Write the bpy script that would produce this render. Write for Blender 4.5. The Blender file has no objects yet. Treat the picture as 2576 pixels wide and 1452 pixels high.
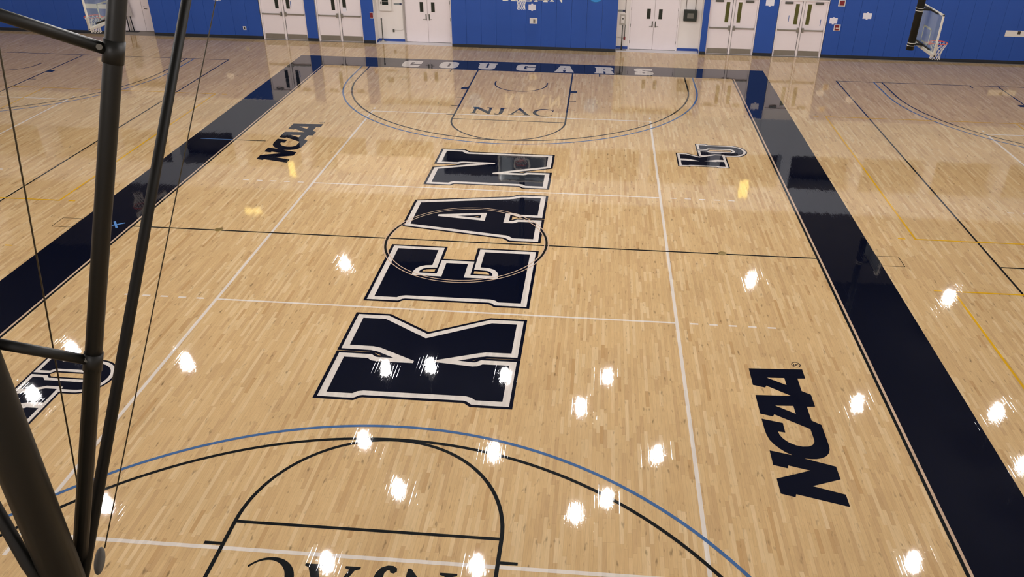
import bpy, bmesh, math, random
from math import sin, cos, pi, radians
from mathutils import Vector, Matrix
from mathutils.geometry import tessellate_polygon

random.seed(7)
S = bpy.context.scene
COL = S.collection

# ------------------------------------------------------------------ camera
CX, CY, CZ = 2.775, -16.0485, 8.2224
YAW, PITCH, ROLL = -0.0662, 0.5236, 0.0171
FPX = 2023.8
fw = Vector((sin(YAW) * cos(PITCH), cos(YAW) * cos(PITCH), -sin(PITCH)))
rt = Vector((cos(YAW), -sin(YAW), 0))
up = rt.cross(fw)
rt2 = rt * cos(ROLL) + up * sin(ROLL)
up2 = up * cos(ROLL) - rt * sin(ROLL)
cam = bpy.data.cameras.new('camera')
cam.sensor_width = 36.0
cam.lens = 36.0 * FPX / 2576
cam.shift_x = -74.34 / 2576
cam.shift_y = -4.895 / 2576
cam.clip_start = 0.05
cam.clip_end = 200
co = bpy.data.objects.new('camera', cam)
M = Matrix.Identity(4)
for i in range(3):
    M[i][0] = rt2[i]
    M[i][1] = up2[i]
    M[i][2] = -fw[i]
    M[i][3] = (CX, CY, CZ)[i]
co.matrix_world = M
COL.objects.link(co)
S.camera = co

# ------------------------------------------------------------------ world, exposure
w = bpy.data.worlds.new('world')
S.world = w
w.use_nodes = True
w.node_tree.nodes['Background'].inputs[0].default_value = (0.9, 0.93, 1.0, 1)
w.node_tree.nodes['Background'].inputs[1].default_value = 0.02
S.view_settings.view_transform = 'Standard'
S.view_settings.look = 'None'
S.view_settings.gamma = 1.0
S.view_settings.use_curve_mapping = False
S.view_settings.exposure = 0.33
S.cycles.max_bounces = 8
S.cycles.diffuse_bounces = 4
S.cycles.glossy_bounces = 4
S.cycles.sample_clamp_indirect = 6.0
LAMP_STRENGTH = 125.0


# ------------------------------------------------------------------ materials
def s2l(c):
    return tuple(((v / 255 + 0.055) / 1.055) ** 2.4 if v / 255 > 0.04045 else v / 255 / 12.92 for v in c)


MATS = {}


def mat(name, rgb, rough=0.5, metal=0.0, emit=0.0, vary=0.0, scale=3.0, bump=0.0, spec=0.5, trans=0.0, alpha=1.0, ecol=None):
    """procedural material: base colour broken up by noise, optional fine bump"""
    if name in MATS:
        return MATS[name]
    m = bpy.data.materials.new(name)
    m.use_nodes = True
    nt = m.node_tree
    b = nt.nodes['Principled BSDF']
    c = s2l(rgb)
    b.inputs['Roughness'].default_value = rough
    b.inputs['Metallic'].default_value = metal
    b.inputs['Specular IOR Level'].default_value = spec
    b.inputs['Transmission Weight'].default_value = trans
    b.inputs['Alpha'].default_value = alpha
    tc = nt.nodes.new('ShaderNodeTexCoord')
    nz = nt.nodes.new('ShaderNodeTexNoise')
    nz.inputs['Scale'].default_value = scale
    nz.inputs['Detail'].default_value = 4
    nt.links.new(tc.outputs['Object'], nz.inputs['Vector'])
    mx = nt.nodes.new('ShaderNodeMix')
    mx.data_type = 'RGBA'
    v = max(vary, 0.02)
    mx.inputs[6].default_value = (*[x * (1 - v) for x in c], 1)
    mx.inputs[7].default_value = (*[min(1, x * (1 + v)) for x in c], 1)
    nt.links.new(nz.outputs['Fac'], mx.inputs[0])
    nt.links.new(mx.outputs[2], b.inputs['Base Color'])
    if bump:
        bp = nt.nodes.new('ShaderNodeBump')
        bp.inputs['Strength'].default_value = bump
        bp.inputs['Distance'].default_value = 0.01
        n2 = nt.nodes.new('ShaderNodeTexNoise')
        n2.inputs['Scale'].default_value = scale * 20
        nt.links.new(tc.outputs['Object'], n2.inputs['Vector'])
        nt.links.new(n2.outputs['Fac'], bp.inputs['Height'])
        nt.links.new(bp.outputs['Normal'], b.inputs['Normal'])
    if emit:
        b.inputs['Emission Color'].default_value = (*(s2l(ecol) if ecol else c), 1)
        b.inputs['Emission Strength'].default_value = emit
    MATS[name] = m
    return m


class NG:
    """tiny node-building helper"""

    def __init__(self, nt):
        self.nt = nt

    def n(self, t, **kw):
        x = self.nt.nodes.new(t)
        for k, v in kw.items():
            setattr(x, k, v)
        return x

    def m(self, op, a, b=None, c=None, clamp=False):
        x = self.n('ShaderNodeMath', operation=op, use_clamp=clamp)
        for i, v in enumerate((a, b, c)):
            if v is None:
                continue
            if isinstance(v, (int, float)):
                x.inputs[i].default_value = v
            else:
                self.nt.links.new(v, x.inputs[i])
        return x.outputs[0]

    def l(self, a, b):
        self.nt.links.new(a, b)


def plank_coords(g):
    """strip-floor lattice in floor metres: boards 57 mm wide running along the court"""
    geo = g.n('ShaderNodeNewGeometry')
    sp = g.n('ShaderNodeSeparateXYZ')
    g.l(geo.outputs['Position'], sp.inputs[0])
    X, Y = sp.outputs[0], sp.outputs[1]
    xs = g.m('DIVIDE', X, 0.057)
    row = g.m('FLOOR', xs)
    fx = g.m('FRACT', xs)
    wn = g.n('ShaderNodeTexWhiteNoise', noise_dimensions='1D')
    g.l(row, wn.inputs['W'])
    ys = g.m('ADD', g.m('DIVIDE', Y, 0.62), g.m('MULTIPLY', wn.outputs['Value'], 17.3))
    # board lengths vary: warp the running coordinate a little
    ys = g.m('ADD', ys, g.m('MULTIPLY', g.m('SINE', g.m('MULTIPLY', ys, 2.1)), 0.33))
    colr = g.m('FLOOR', ys)
    fy = g.m('FRACT', ys)
    cb = g.n('ShaderNodeCombineXYZ')
    g.l(row, cb.inputs[0])
    g.l(colr, cb.inputs[1])
    w2 = g.n('ShaderNodeTexWhiteNoise', noise_dimensions='2D')
    g.l(cb.outputs[0], w2.inputs['Vector'])
    return geo, X, Y, fx, fy, w2


def finish_normal(g, geo, X, Y, fx, w2, b, amount=1.0):
    """varnish surface: each board slightly tilted and cupped at its long edges"""
    t = g.m('SUBTRACT', g.m('MULTIPLY', fx, 2.0), 1.0)
    t7 = g.m('POWER', g.m('ABSOLUTE', t), 6.0)
    t7 = g.m('MULTIPLY', t7, g.m('SIGN', t))
    sp = g.n('ShaderNodeSeparateColor')
    g.l(w2.outputs['Color'], sp.inputs[0])
    r3 = g.m('POWER', sp.outputs[0], 2.0)
    cup = g.m('MULTIPLY', g.m('MULTIPLY', t7, r3), 0.03 * amount)
    tilt = g.m('MULTIPLY', g.m('SUBTRACT', sp.outputs[1], 0.5), 0.003 * amount)
    # slow waviness plus short ripples along the boards
    mp = g.n('ShaderNodeCombineXYZ')
    g.l(g.m('MULTIPLY', X, 9.0), mp.inputs[0])
    g.l(g.m('MULTIPLY', Y, 2.0), mp.inputs[1])
    nz = g.n('ShaderNodeTexNoise')
    nz.inputs['Scale'].default_value = 1.0
    nz.inputs['Detail'].default_value = 3.0
    g.l(mp.outputs[0], nz.inputs['Vector'])
    s2 = g.n('ShaderNodeSeparateColor')
    g.l(nz.outputs['Color'], s2.inputs[0])
    wx = g.m('MULTIPLY', g.m('SUBTRACT', s2.outputs[0], 0.5), 0.0035 * amount)
    wy = g.m('MULTIPLY', g.m('SUBTRACT', s2.outputs[1], 0.5), 0.008 * amount)
    # sparse fine ridges in the varnish, long in the board direction
    mq = g.n('ShaderNodeCombineXYZ')
    g.l(g.m('MULTIPLY', X, 120.0), mq.inputs[0])
    g.l(g.m('MULTIPLY', Y, 14.0), mq.inputs[1])
    nq = g.n('ShaderNodeTexNoise')
    nq.inputs['Scale'].default_value = 1.0
    nq.inputs['Detail'].default_value = 1.0
    g.l(mq.outputs[0], nq.inputs['Vector'])
    s3 = g.n('ShaderNodeSeparateColor')
    g.l(nq.outputs['Color'], s3.inputs[0])
    gx = g.m('MULTIPLY', g.m('SUBTRACT', g.m('MAXIMUM', s3.outputs[0], 0.60), 0.60), 0.05 * amount)
    gx = g.m('SUBTRACT', gx, g.m('MULTIPLY', g.m('SUBTRACT', g.m('MAXIMUM', s3.outputs[1], 0.60), 0.60), 0.05 * amount))
    gy = g.m('MULTIPLY', g.m('SUBTRACT', g.m('MAXIMUM', s3.outputs[2], 0.60), 0.60), 0.04 * amount)
    wy = g.m('ADD', g.m('ADD', wy, gy), g.m('MULTIPLY', g.m('MULTIPLY', g.m('ABSOLUTE', t7), r3), g.m('MULTIPLY', g.m('SUBTRACT', s3.outputs[1], 0.5), 0.06 * amount)))
    nx = g.m('ADD', g.m('ADD', g.m('ADD', cup, tilt), wx), gx)
    cb = g.n('ShaderNodeCombineXYZ')
    g.l(nx, cb.inputs[0])
    g.l(wy, cb.inputs[1])
    cb.inputs[2].default_value = 1.0
    vn = g.n('ShaderNodeVectorMath', operation='NORMALIZE')
    g.l(cb.outputs[0], vn.inputs[0])
    g.l(vn.outputs[0], b.inputs['Normal'])


def wood_material():
    m = bpy.data.materials.new('maple_strip_floor')
    m.use_nodes = True
    nt = m.node_tree
    b = nt.nodes['Principled BSDF']
    g = NG(nt)
    geo, X, Y, fx, fy, w2 = plank_coords(g)
    ramp = g.n('ShaderNodeValToRGB')
    e = ramp.color_ramp.elements
    e[0].position, e[0].color = 0.0, (*s2l((194, 157, 108)), 1)
    e[1].position, e[1].color = 1.0, (*s2l((221, 192, 147)), 1)
    for p, c in ((0.05, (200, 166, 120)), (0.3, (208, 174, 125)), (0.75, (213, 180, 131))):
        k = ramp.color_ramp.elements.new(p)
        k.color = (*s2l(c), 1)
    g.l(w2.outputs['Value'], ramp.inputs[0])
    # grain streaks and small flecks
    v = g.n('ShaderNodeCombineXYZ')
    g.l(g.m('MULTIPLY', X, 60.0), v.inputs[0])
    g.l(g.m('MULTIPLY', Y, 4.0), v.inputs[1])
    nz = g.n('ShaderNodeTexNoise')
    nz.inputs['Scale'].default_value = 1.0
    nz.inputs['Detail'].default_value = 4.0
    g.l(v.outputs[0], nz.inputs['Vector'])
    grain = g.m('ADD', g.m('MULTIPLY', nz.outputs['Fac'], 0.34), 0.83)
    v2 = g.n('ShaderNodeCombineXYZ')
    g.l(g.m('MULTIPLY', X, 16.0), v2.inputs[0])
    g.l(g.m('MULTIPLY', Y, 4.5), v2.inputs[1])
    n2 = g.n('ShaderNodeTexNoise')
    n2.inputs['Scale'].default_value = 1.0
    n2.inputs['Detail'].default_value = 2.0
    g.l(v2.outputs[0], n2.inputs['Vector'])
    fleck = g.m('SUBTRACT', 1.0, g.m('MULTIPLY', g.m('MAXIMUM', g.m('SUBTRACT', n2.outputs['Fac'], 0.63), 0.0), 3.6))
    n3 = g.n('ShaderNodeTexNoise')
    n3.inputs['Scale'].default_value = 0.7
    n3.inputs['Detail'].default_value = 5.0
    g.l(geo.outputs['Position'], n3.inputs['Vector'])
    cloud = g.m('ADD', g.m('MULTIPLY', n3.outputs['Fac'], 0.22), 0.89)
    seam = g.m('GREATER_THAN', g.m('ABSOLUTE', g.m('SUBTRACT', fx, 0.5)), 0.485)
    butt = g.m('LESS_THAN', fy, 0.004)
    sm = g.m('SUBTRACT', 1.0, g.m('MULTIPLY', g.m('MAXIMUM', seam, butt), 0.33))
    fac = g.m('MULTIPLY', g.m('MULTIPLY', grain, fleck), g.m('MULTIPLY', cloud, sm))
    mul = g.n('ShaderNodeVectorMath', operation='SCALE')
    g.l(ramp.outputs[0], mul.inputs[0])
    g.l(fac, mul.inputs['Scale'])
    g.l(mul.outputs[0], b.inputs['Base Color'])
    b.inputs['Roughness'].default_value = 0.035
    b.inputs['IOR'].default_value = 1.58
    finish_normal(g, geo, X, Y, fx, w2, b)
    return m


def paint_material(name, rgb, rough=0.03, amount=0.9):
    m = bpy.data.materials.new(name)
    m.use_nodes = True
    nt = m.node_tree
    b = nt.nodes['Principled BSDF']
    g = NG(nt)
    geo, X, Y, fx, fy, w2 = plank_coords(g)
    c = s2l(rgb)
    mx = g.n('ShaderNodeMix', data_type='RGBA')
    mx.inputs[6].default_value = (*[x * 0.93 for x in c], 1)
    mx.inputs[7].default_value = (*[min(1, x * 1.05) for x in c], 1)
    g.l(w2.outputs['Value'], mx.inputs[0])
    g.l(mx.outputs[2], b.inputs['Base Color'])
    b.inputs['Roughness'].default_value = rough
    b.inputs['IOR'].default_value = 1.58
    finish_normal(g, geo, X, Y, fx, w2, b, amount)
    return m


WOOD = wood_material()
NAVY = paint_material('navy_floor_paint', (4, 9, 28), 0.02, 0.9)
BLACK = paint_material('black_line_paint', (20, 24, 26))
WHITE = paint_material('white_floor_paint', (220, 211, 202))
WHITELINE = paint_material('off_white_line_paint', (226, 216, 204))
BLUELINE = paint_material('blue_line_paint', (72, 106, 152))
YELLOW = paint_material('yellow_line_paint', (222, 170, 30), 0.06)
BARE = paint_material('bare_wood_edge', (205, 176, 150), 0.06)
OUTLINE = paint_material('thin_dark_outline_paint', (70, 60, 45), 0.06)
TAPE = mat('blue_tape', (72, 128, 190), 0.5)
PADBLUE = mat('blue_vinyl_pad', (27, 74, 158), 0.5, vary=0.06, scale=2, bump=0.05)
PADBASE = mat('black_vinyl_base', (26, 30, 38), 0.5)
WALLU = mat('painted_upper_wall', (176, 182, 192), 0.6, vary=0.04, scale=1.5)
WALLW = mat('painted_wall', (228, 221, 216), 0.6, vary=0.04, scale=1.5)
DOORW = mat('white_painted_steel', (231, 221, 223), 0.42, vary=0.03)
FRAMEW = mat('white_door_frame', (230, 221, 221), 0.42)
STEEL = mat('brushed_stainless', (150, 146, 138), 0.38, metal=0.75, vary=0.08, scale=8)
STEELD = mat('dark_hardware_metal', (98, 98, 92), 0.4, metal=0.6)
GLASSD = mat('dark_wired_glass', (30, 38, 34), 0.12)
GLASSO = mat('olive_wired_glass', (84, 84, 40), 0.14, vary=0.5, scale=5)
SEAM = mat('dark_gap', (60, 58, 56), 0.8)
BASEBLUE = mat('blue_rubber_base', (30, 70, 150), 0.5)
CONC = mat('pale_threshold_concrete', (222, 218, 220), 0.5, vary=0.06, scale=6)
GREYC = mat('grey_recess_floor', (140, 132, 124), 0.6, vary=0.08, scale=6)
PIPE = mat('dark_bronze_pipe_paint', (17, 17, 14), 0.5, vary=0.12, scale=14, spec=0.35)
CABLE = mat('steel_cable', (70, 62, 44), 0.45, metal=0.4)
PULLEY = mat('grey_cast_metal', (92, 88, 82), 0.6, vary=0.12, scale=30)
BOLT = mat('zinc_bolt', (96, 92, 84), 0.5, metal=0.3)
PADGREY = mat('grey_board_padding', (178, 172, 162), 0.55)
BFRAME = mat('white_board_frame', (206, 202, 192), 0.4)
ORANGE = mat('orange_rim', (214, 72, 40), 0.4)
NETW = mat('white_net_cord', (226, 224, 220), 0.8)
PAPER = mat('white_paper', (226, 222, 230), 0.7)
PLASTIC = mat('white_plastic', (220, 214, 208), 0.4)
RED = mat('dark_red_box', (120, 28, 36), 0.4)
DARKP = mat('dark_slot', (48, 42, 40), 0.5)
SIGNG = mat('grey_sign_plate', (128, 134, 134), 0.4)
SIGNN = mat('navy_sign_plate', (38, 44, 78), 0.4)
SPKB = mat('black_speaker_shell', (34, 40, 34), 0.5, vary=0.2, scale=6)
SPKG = mat('grey_speaker_grille', (104, 102, 94), 0.6)
LETTERW = mat('cream_sign_letter', (228, 224, 214), 0.5)
BALL1 = mat('light_blue_emblem', (48, 138, 208), 0.4, vary=0.15, scale=4)
BALL2 = mat('deep_blue_emblem_edge', (20, 84, 150), 0.4)
BALL3 = mat('cream_emblem_patch', (196, 196, 160), 0.5)
BRASS = mat('brass_cover', (156, 132, 78), 0.3, metal=0.5)
CEIL = mat('dark_ceiling_deck', (62, 62, 64), 0.8, vary=0.1)
OPEND = mat('dim_gallery_wall', (70, 66, 62), 0.8, vary=0.2)
LAMPSH = mat('lamp_housing', (120, 120, 120), 0.4)
LENS = mat('lamp_lens', (255, 250, 242), 0.5, emit=LAMP_STRENGTH, ecol=(255, 250, 248))
WARM = mat('warm_lamp_lens', (255, 226, 120), 0.5, emit=2.0, ecol=(255, 226, 120))
EASELW = mat('grey_flip_chart', (170, 162, 160), 0.7)


def glass_board():
    m = bpy.data.materials.new('clear_backboard_glass')
    m.use_nodes = True
    nt = m.node_tree
    nt.nodes.clear()
    g = NG(nt)
    out = g.n('ShaderNodeOutputMaterial')
    tr = g.n('ShaderNodeBsdfTransparent')
    tr.inputs[0].default_value = (0.90, 0.94, 0.93, 1)
    gl = g.n('ShaderNodeBsdfGlossy')
    gl.inputs['Roughness'].default_value = 0.05
    df = g.n('ShaderNodeBsdfDiffuse')
    df.inputs[0].default_value = (0.55, 0.6, 0.62, 1)
    m0 = g.n('ShaderNodeMixShader')
    m0.inputs[0].default_value = 0.13
    g.l(tr.outputs[0], m0.inputs[1])
    g.l(df.outputs[0], m0.inputs[2])
    m1 = g.n('ShaderNodeMixShader')
    m1.inputs[0].default_value = 0.05
    g.l(m0.outputs[0], m1.inputs[1])
    g.l(gl.outputs[0], m1.inputs[2])
    g.l(m1.outputs[0], out.inputs[0])
    return m


GLASS = glass_board()


# ------------------------------------------------------------------ mesh helpers
def obj(name, bm, m, parent=None, smooth=False):
    me = bpy.data.meshes.new(name)
    bm.to_mesh(me)
    bm.free()
    for x in (m if isinstance(m, (list, tuple)) else [m]):
        me.materials.append(x)
    if smooth:
        for p in me.polygons:
            p.use_smooth = True
    o = bpy.data.objects.new(name, me)
    COL.objects.link(o)
    if parent is not None:
        o.parent = parent
    return o


def BM():
    return bmesh.new()


def box(bm, x0, x1, y0, y1, z0, z1, bev=0.0, mi=0):
    vs = [bm.verts.new((x, y, z)) for z in (z0, z1) for y in (y0, y1) for x in (x0, x1)]
    fs = []
    for a in ((0, 2, 3, 1), (4, 5, 7, 6), (0, 1, 5, 4), (2, 6, 7, 3), (0, 4, 6, 2), (1, 3, 7, 5)):
        f = bm.faces.new([vs[i] for i in a])
        f.material_index = mi
        fs.append(f)
    if bev:
        es = list({e for f in fs for e in f.edges})
        bmesh.ops.bevel(bm, geom=es, offset=bev, segments=2, profile=0.5, affect='EDGES', clamp_overlap=True)
    return bm


def tube(bm, pts, r, n=10, cap=True, mi=0):
    pts = [Vector(p) for p in pts]
    rs = r if isinstance(r, (list, tuple)) else [r] * len(pts)
    rings = []
    prev = None
    for i, p in enumerate(pts):
        if i == 0:
            d = pts[1] - p
        elif i == len(pts) - 1:
            d = p - pts[i - 1]
        else:
            d = (pts[i + 1] - p).normalized() + (p - pts[i - 1]).normalized()
        d.normalize()
        if prev is None:
            a = d.orthogonal().normalized()
        else:
            a = (prev - d * prev.dot(d)).normalized()
        prev = a
        b = d.cross(a)
        rings.append([bm.verts.new(p + (a * cos(2 * pi * k / n) + b * sin(2 * pi * k / n)) * rs[i]) for k in range(n)])
    for i in range(len(rings) - 1):
        for k in range(n):
            f = bm.faces.new((rings[i][k], rings[i][(k + 1) % n], rings[i + 1][(k + 1) % n], rings[i + 1][k]))
            f.smooth = True
            f.material_index = mi
    if cap:
        for q in (rings[0][::-1], rings[-1]):
            bm.faces.new(q).material_index = mi
    return bm


def ring_tube(bm, c, R, r, n=32, k=8, axis='z', mi=0):
    vs = []
    for i in range(n):
        a = 2 * pi * i / n
        row = []
        for j in range(k):
            b = 2 * pi * j / k
            q = (R + r * cos(b))
            if axis == 'z':
                p = (c[0] + q * cos(a), c[1] + q * sin(a), c[2] + r * sin(b))
            elif axis == 'y':
                p = (c[0] + q * cos(a), c[1] + r * sin(b), c[2] + q * sin(a))
            row.append(bm.verts.new(p))
        vs.append(row)
    for i in range(n):
        for j in range(k):
            f = bm.faces.new((vs[i][j], vs[(i + 1) % n][j], vs[(i + 1) % n][(j + 1) % k], vs[i][(j + 1) % k]))
            f.smooth = True
            f.material_index = mi


def prism(bm, poly, y0, y1, mi=0):
    """polygon in (x,z) extruded along y; caps tessellated so concave outlines and holes work. poly = [outer, hole, ...]"""
    loops = poly if isinstance(poly[0][0], (list, tuple)) else [poly]
    flat2 = [p for lp in loops for p in lp]
    tris = tessellate_polygon([[Vector((p[0], p[1], 0)) for p in lp] for lp in loops])
    A = [bm.verts.new((p[0], y0, p[1])) for p in flat2]
    B = [bm.verts.new((p[0], y1, p[1])) for p in flat2]
    for t in tris:
        for V in (A, B):
            try:
                bm.faces.new([V[i] for i in t]).material_index = mi
            except ValueError:
                pass
    k = 0
    for lp in loops:
        n = len(lp)
        for i in range(n):
            a, b = k + i, k + (i + 1) % n
            bm.faces.new((A[a], A[b], B[b], B[a])).material_index = mi
        k += n
    bmesh.ops.recalc_face_normals(bm, faces=bm.faces)


def thing(name, label, cat, loc=(0, 0, 0), rz=0.0, group=None):
    o = bpy.data.objects.new(name, None)
    COL.objects.link(o)
    o.location = loc
    o.rotation_euler = (0, 0, rz)
    o.empty_display_size = 0.2
    o['label'] = label
    o['category'] = cat
    if group:
        o['group'] = group
    return o


def tag(o, label, cat, group=None, kind=None):
    o['label'] = label
    o['category'] = cat
    if group:
        o['group'] = group
    if kind:
        o['kind'] = kind
    return o


def copy_tree(o, parent=None):
    c = o.copy()
    COL.objects.link(c)
    if parent is not None:
        c.parent = parent
    for ch in list(o.children):
        copy_tree(ch, c)
    return c


def struct(name, bm, m, parent=None, label=None, cat=None):
    o = obj(name, bm, m, parent)
    o['kind'] = 'structure'
    if parent is None:
        o['label'] = label
        o['category'] = cat
    return o


# ------------------------------------------------------------------ floor
bm = BM()
box(bm, -26.2, 26.2, -22.2, 18.0, -0.15, 0.0)
FLOOR = struct('floor', bm, WOOD, label='glossy maple strip gym floor with painted court markings', cat='floor')


def fpoly(bm, loops, z, mi=0):
    loops = loops if isinstance(loops[0][0], (list, tuple)) else [loops]
    fl = [p for lp in loops for p in lp]
    tris = tessellate_polygon([[Vector((p[0], p[1], 0)) for p in lp] for lp in loops])
    V = [bm.verts.new((p[0], p[1], z)) for p in fl]
    for t in tris:
        q = [V[i] for i in t]
        f = bm.faces.new(q)
        f.normal_update()
        if f.normal.z < 0:
            f.normal_flip()
        f.material_index = mi


def frect(bm, x0, x1, y0, y1, z):
    fpoly(bm, [(x0, y0), (x1, y0), (x1, y1), (x0, y1)], z)


CNT = [0]


def lift():
    """hair-thin steps so that overlapping strokes of one paint film never share a plane"""
    CNT[0] = (CNT[0] + 1) % 28
    return CNT[0] * 1.1e-5


def fstrip(bm, pts, wd, z, closed=False):
    z += lift()
    n = len(pts)
    P = [Vector(p) for p in pts]
    L, R = [], []
    for i in range(n):
        if closed:
            a, b = P[i - 1], P[(i + 1) % n]
        else:
            a, b = P[max(i - 1, 0)], P[min(i + 1, n - 1)]
        p = P[i]
        d1 = (p - a).normalized() if (p - a).length > 1e-9 else (b - p).normalized()
        d2 = (b - p).normalized() if (b - p).length > 1e-9 else d1
        t = (d1 + d2).normalized()
        nn = Vector((-t.y, t.x))
        k = 1.0 / max(0.35, abs(nn.dot(Vector((-d1.y, d1.x)))))
        L.append(bm.verts.new((*(p + nn * wd / 2 * k), z)))
        R.append(bm.verts.new((*(p - nn * wd / 2 * k), z)))
    for i in range(n if closed else n - 1):
        j = (i + 1) % n
        f = bm.faces.new((R[i], R[j], L[j], L[i]))
        f.normal_update()
        if f.normal.z < 0:
            f.normal_flip()


def arc(cx, cy, r, a0, a1, n=64):
    return [(cx + r * cos(radians(a0 + (a1 - a0) * i / n)), cy + r * sin(radians(a0 + (a1 - a0) * i / n))) for i in range(n + 1)]


def paint(name, bm, m, parent=FLOOR, label=None):
    o = obj(name, bm, m, parent)
    if label:
        o['label'] = label
    return o


Z = 0.0004  # paint film steps
XI, XO, YI, YO = 7.855, 9.12, 14.36, 15.70
bm = BM()
fpoly(bm, [[(-XO, -YO), (XO, -YO), (XO, YO), (-XO, YO)], [(-XI, -YI), (-XI, YI), (XI, YI), (XI, -YI)]], Z)
paint('court_border', bm, NAVY, label='wide navy painted border around the main court')
for s in (-1, 1):
    bm = BM()
    frect(bm, min(s * 7.81, s * 7.757), max(s * 7.81, s * 7.757), -YI, YI, Z)
    paint('sideline', bm, BLACK)
    bm = BM()
    frect(bm, min(s * 7.81, s * XI), max(s * 7.81, s * XI), -YI, YI, Z)
    paint('sideline_edge', bm, BARE)
bm = BM()
frect(bm, -7.757, 7.757, -0.025, 0.025, 2 * Z)
paint('halfway_line', bm, BLACK)
bm = BM()
fstrip(bm, arc(0, 0, 1.805, 0, 360, 96)[:-1], 0.05, 2 * Z, True)
paint('centre_circle', bm, BLACK)
bm = BM()
fstrip(bm, arc(0, 0, 1.85, 0, 360, 96)[:-1], 0.022, 9 * Z, True)
fstrip(bm, arc(0, 0, 1.765, 0, 360, 96)[:-1], 0.022, 9 * Z, True)
paint('centre_circle_edge', bm, BARE, label='thin pale rings either side of the centre circle')


def half_court(s, cx=0.0, yb=14.36, ybk=12.73, ft=8.56, full=True, hidden_ticks=False):
    """lane, arcs and ticks of one end; s=+1 far end, -1 near end"""
    def P(l):
        return [(cx + p[0], p[1] * s) for p in l]
    Zl = 3 * Z
    bm = BM()
    fstrip(bm, P([(-1.805, yb), (-1.805, ft)] + arc(0, ft, 1.805, 180, 360, 48)[1:] + [(1.805, yb)]), 0.055, Zl)
    paint('lane_line', bm, BLACK)
    bm = BM()
    fstrip(bm, P([(-1.805, ft), (1.805, ft)]), 0.05, Zl)
    paint('free_throw_line', bm, BLACK)
    bm = BM()
    fstrip(bm, P([(-0.94, ybk + 0.24)] + arc(0, ybk, 0.94, 180, 360, 40) + [(0.94, ybk + 0.24)]), 0.05, Zl)
    paint('restricted_area_arc', bm, BLACK)
    for r, m, lab in ((5.995, BLACK, 'inner black three-point line'), (6.295, BLUELINE, 'outer blue three-point line')):
        bm = BM()
        fstrip(bm, P([(-r, yb), (-r, ybk + 0.4)] + arc(0, ybk, r, 180, 360, 90) + [(r, ybk + 0.4), (r, yb)]), 0.055, (4 if m is BLACK else 5) * Z)
        paint('three_point_line', bm, m, label=lab)
    for k in (-1, 1):
        for y, h in ((11.94, 0.24), (10.86, 0.05), (9.90, 0.05), (8.95, 0.05)):
            bm = BM()
            x0, x1 = sorted((cx + k * 1.83, cx + k * 2.06))
            dy = ybk - 12.73
            frect(bm, x0, x1, (y + dy - h / 2) * s if s > 0 else -(y + dy + h / 2), (y + dy + h / 2) * s if s > 0 else -(y + dy - h / 2), Zl)
            paint('lane_block' if h > 0.1 else 'lane_mark', bm, BLACK)
        bm = BM()
        y0, y1 = sorted((s * (yb - 0.33), s * yb))
        frect(bm, cx + k * 2.82 - 0.025, cx + k * 2.82 + 0.025, y0, y1, Zl)
        paint('baseline_tick', bm, BLACK)


half_court(1)
half_court(-1)
for k in (-1, 1):
    cxs = 19.32 * k
    half_court(1, cx=cxs, yb=14.6, ybk=13.0, ft=8.83)
    bm = BM()
    x0 = 11.66
    fstrip(bm, [(k * 26.1, 14.6), (k * x0, 14.6), (k * x0, -14.6), (k * 26.1, -14.6)], 0.05, 3 * Z)
    paint('side_court_boundary', bm, BLACK)
    bm = BM()
    fstrip(bm, [(k * x0, -0.02), (k * 26.1, -0.02)], 0.05, 3 * Z)
    paint('side_court_halfway_line', bm, BLACK)
    bm = BM()
    x0, x1 = sorted((k * 9.12, k * 9.6))
    fstrip(bm, [(x0, -0.2), (x1, -0.2), (x1, 0.26), (x0, 0.26)], 0.018, 2 * Z, True)
    paint('floor_hatch_outline', bm, OUTLINE)
    # yellow cross-court volleyball boxes
    for s in (-1, 1):
        bm = BM()
        fstrip(bm, [(k * 26.1, s * 1.2), (k * 10.27, s * 1.2), (k * 10.27, s * 10.2), (k * 26.1, s * 10.2)], 0.05, 6 * Z)
        fstrip(bm, [(k * 16.33, s * 1.2), (k * 16.33, s * 10.2)], 0.05, 6 * Z)
        for y in (1.2, 10.2):
            fstrip(bm, [(k * 9.87, s * y), (k * 10.04, s * y)], 0.05, 6 * Z)
        paint('yellow_volleyball_line', bm, YELLOW)


def volley(xl, xr, mainc, name):
    bm = BM()
    fstrip(bm, [(xl, -9.02), (xr, -9.02), (xr, 9.02), (xl, 9.02)], 0.062, 1.5 * Z, True)
    for s in (-1, 1):
        fstrip(bm, [(xl, s * 2.965), (xr, s * 2.965)], 0.05, 1.5 * Z)
        for x in (xl, xr):
            fstrip(bm, [(x, s * 9.23), (x, s * 9.38)], 0.055, 1.5 * Z)
        for k, x in ((-1, xl), (1, xr)):
            for i in range(5):
                a = x + k * (0.25 + 0.365 * i)
                fstrip(bm, [(a, s * 2.965), (a + k * 0.155, s * 2.965)], 0.05, 1.5 * Z)
    paint(name, bm, WHITELINE, label=mainc)


volley(-4.5, 4.5, 'off-white volleyball court lines on the main court', 'white_volleyball_line')
volley(14.93, 23.9, 'off-white volleyball court lines on the right side court', 'white_volleyball_line')
volley(-23.8, -14.79, 'off-white volleyball court lines on the left side court', 'white_volleyball_line')

bm = BM()
frect(bm, -8.82, -7.86, 5.845, 5.895, 2 * Z)
frect(bm, -8.82, -7.86, -5.895, -5.845, 2 * Z)
paint('coaching_box_line_on_border', bm, BLUELINE)
bm = BM()
frect(bm, -7.757, -6.86, 5.845, 5.895, 2 * Z)
frect(bm, -7.757, -6.86, -5.895, -5.845, 2 * Z)
paint('coaching_box_line', bm, BLACK)

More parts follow.
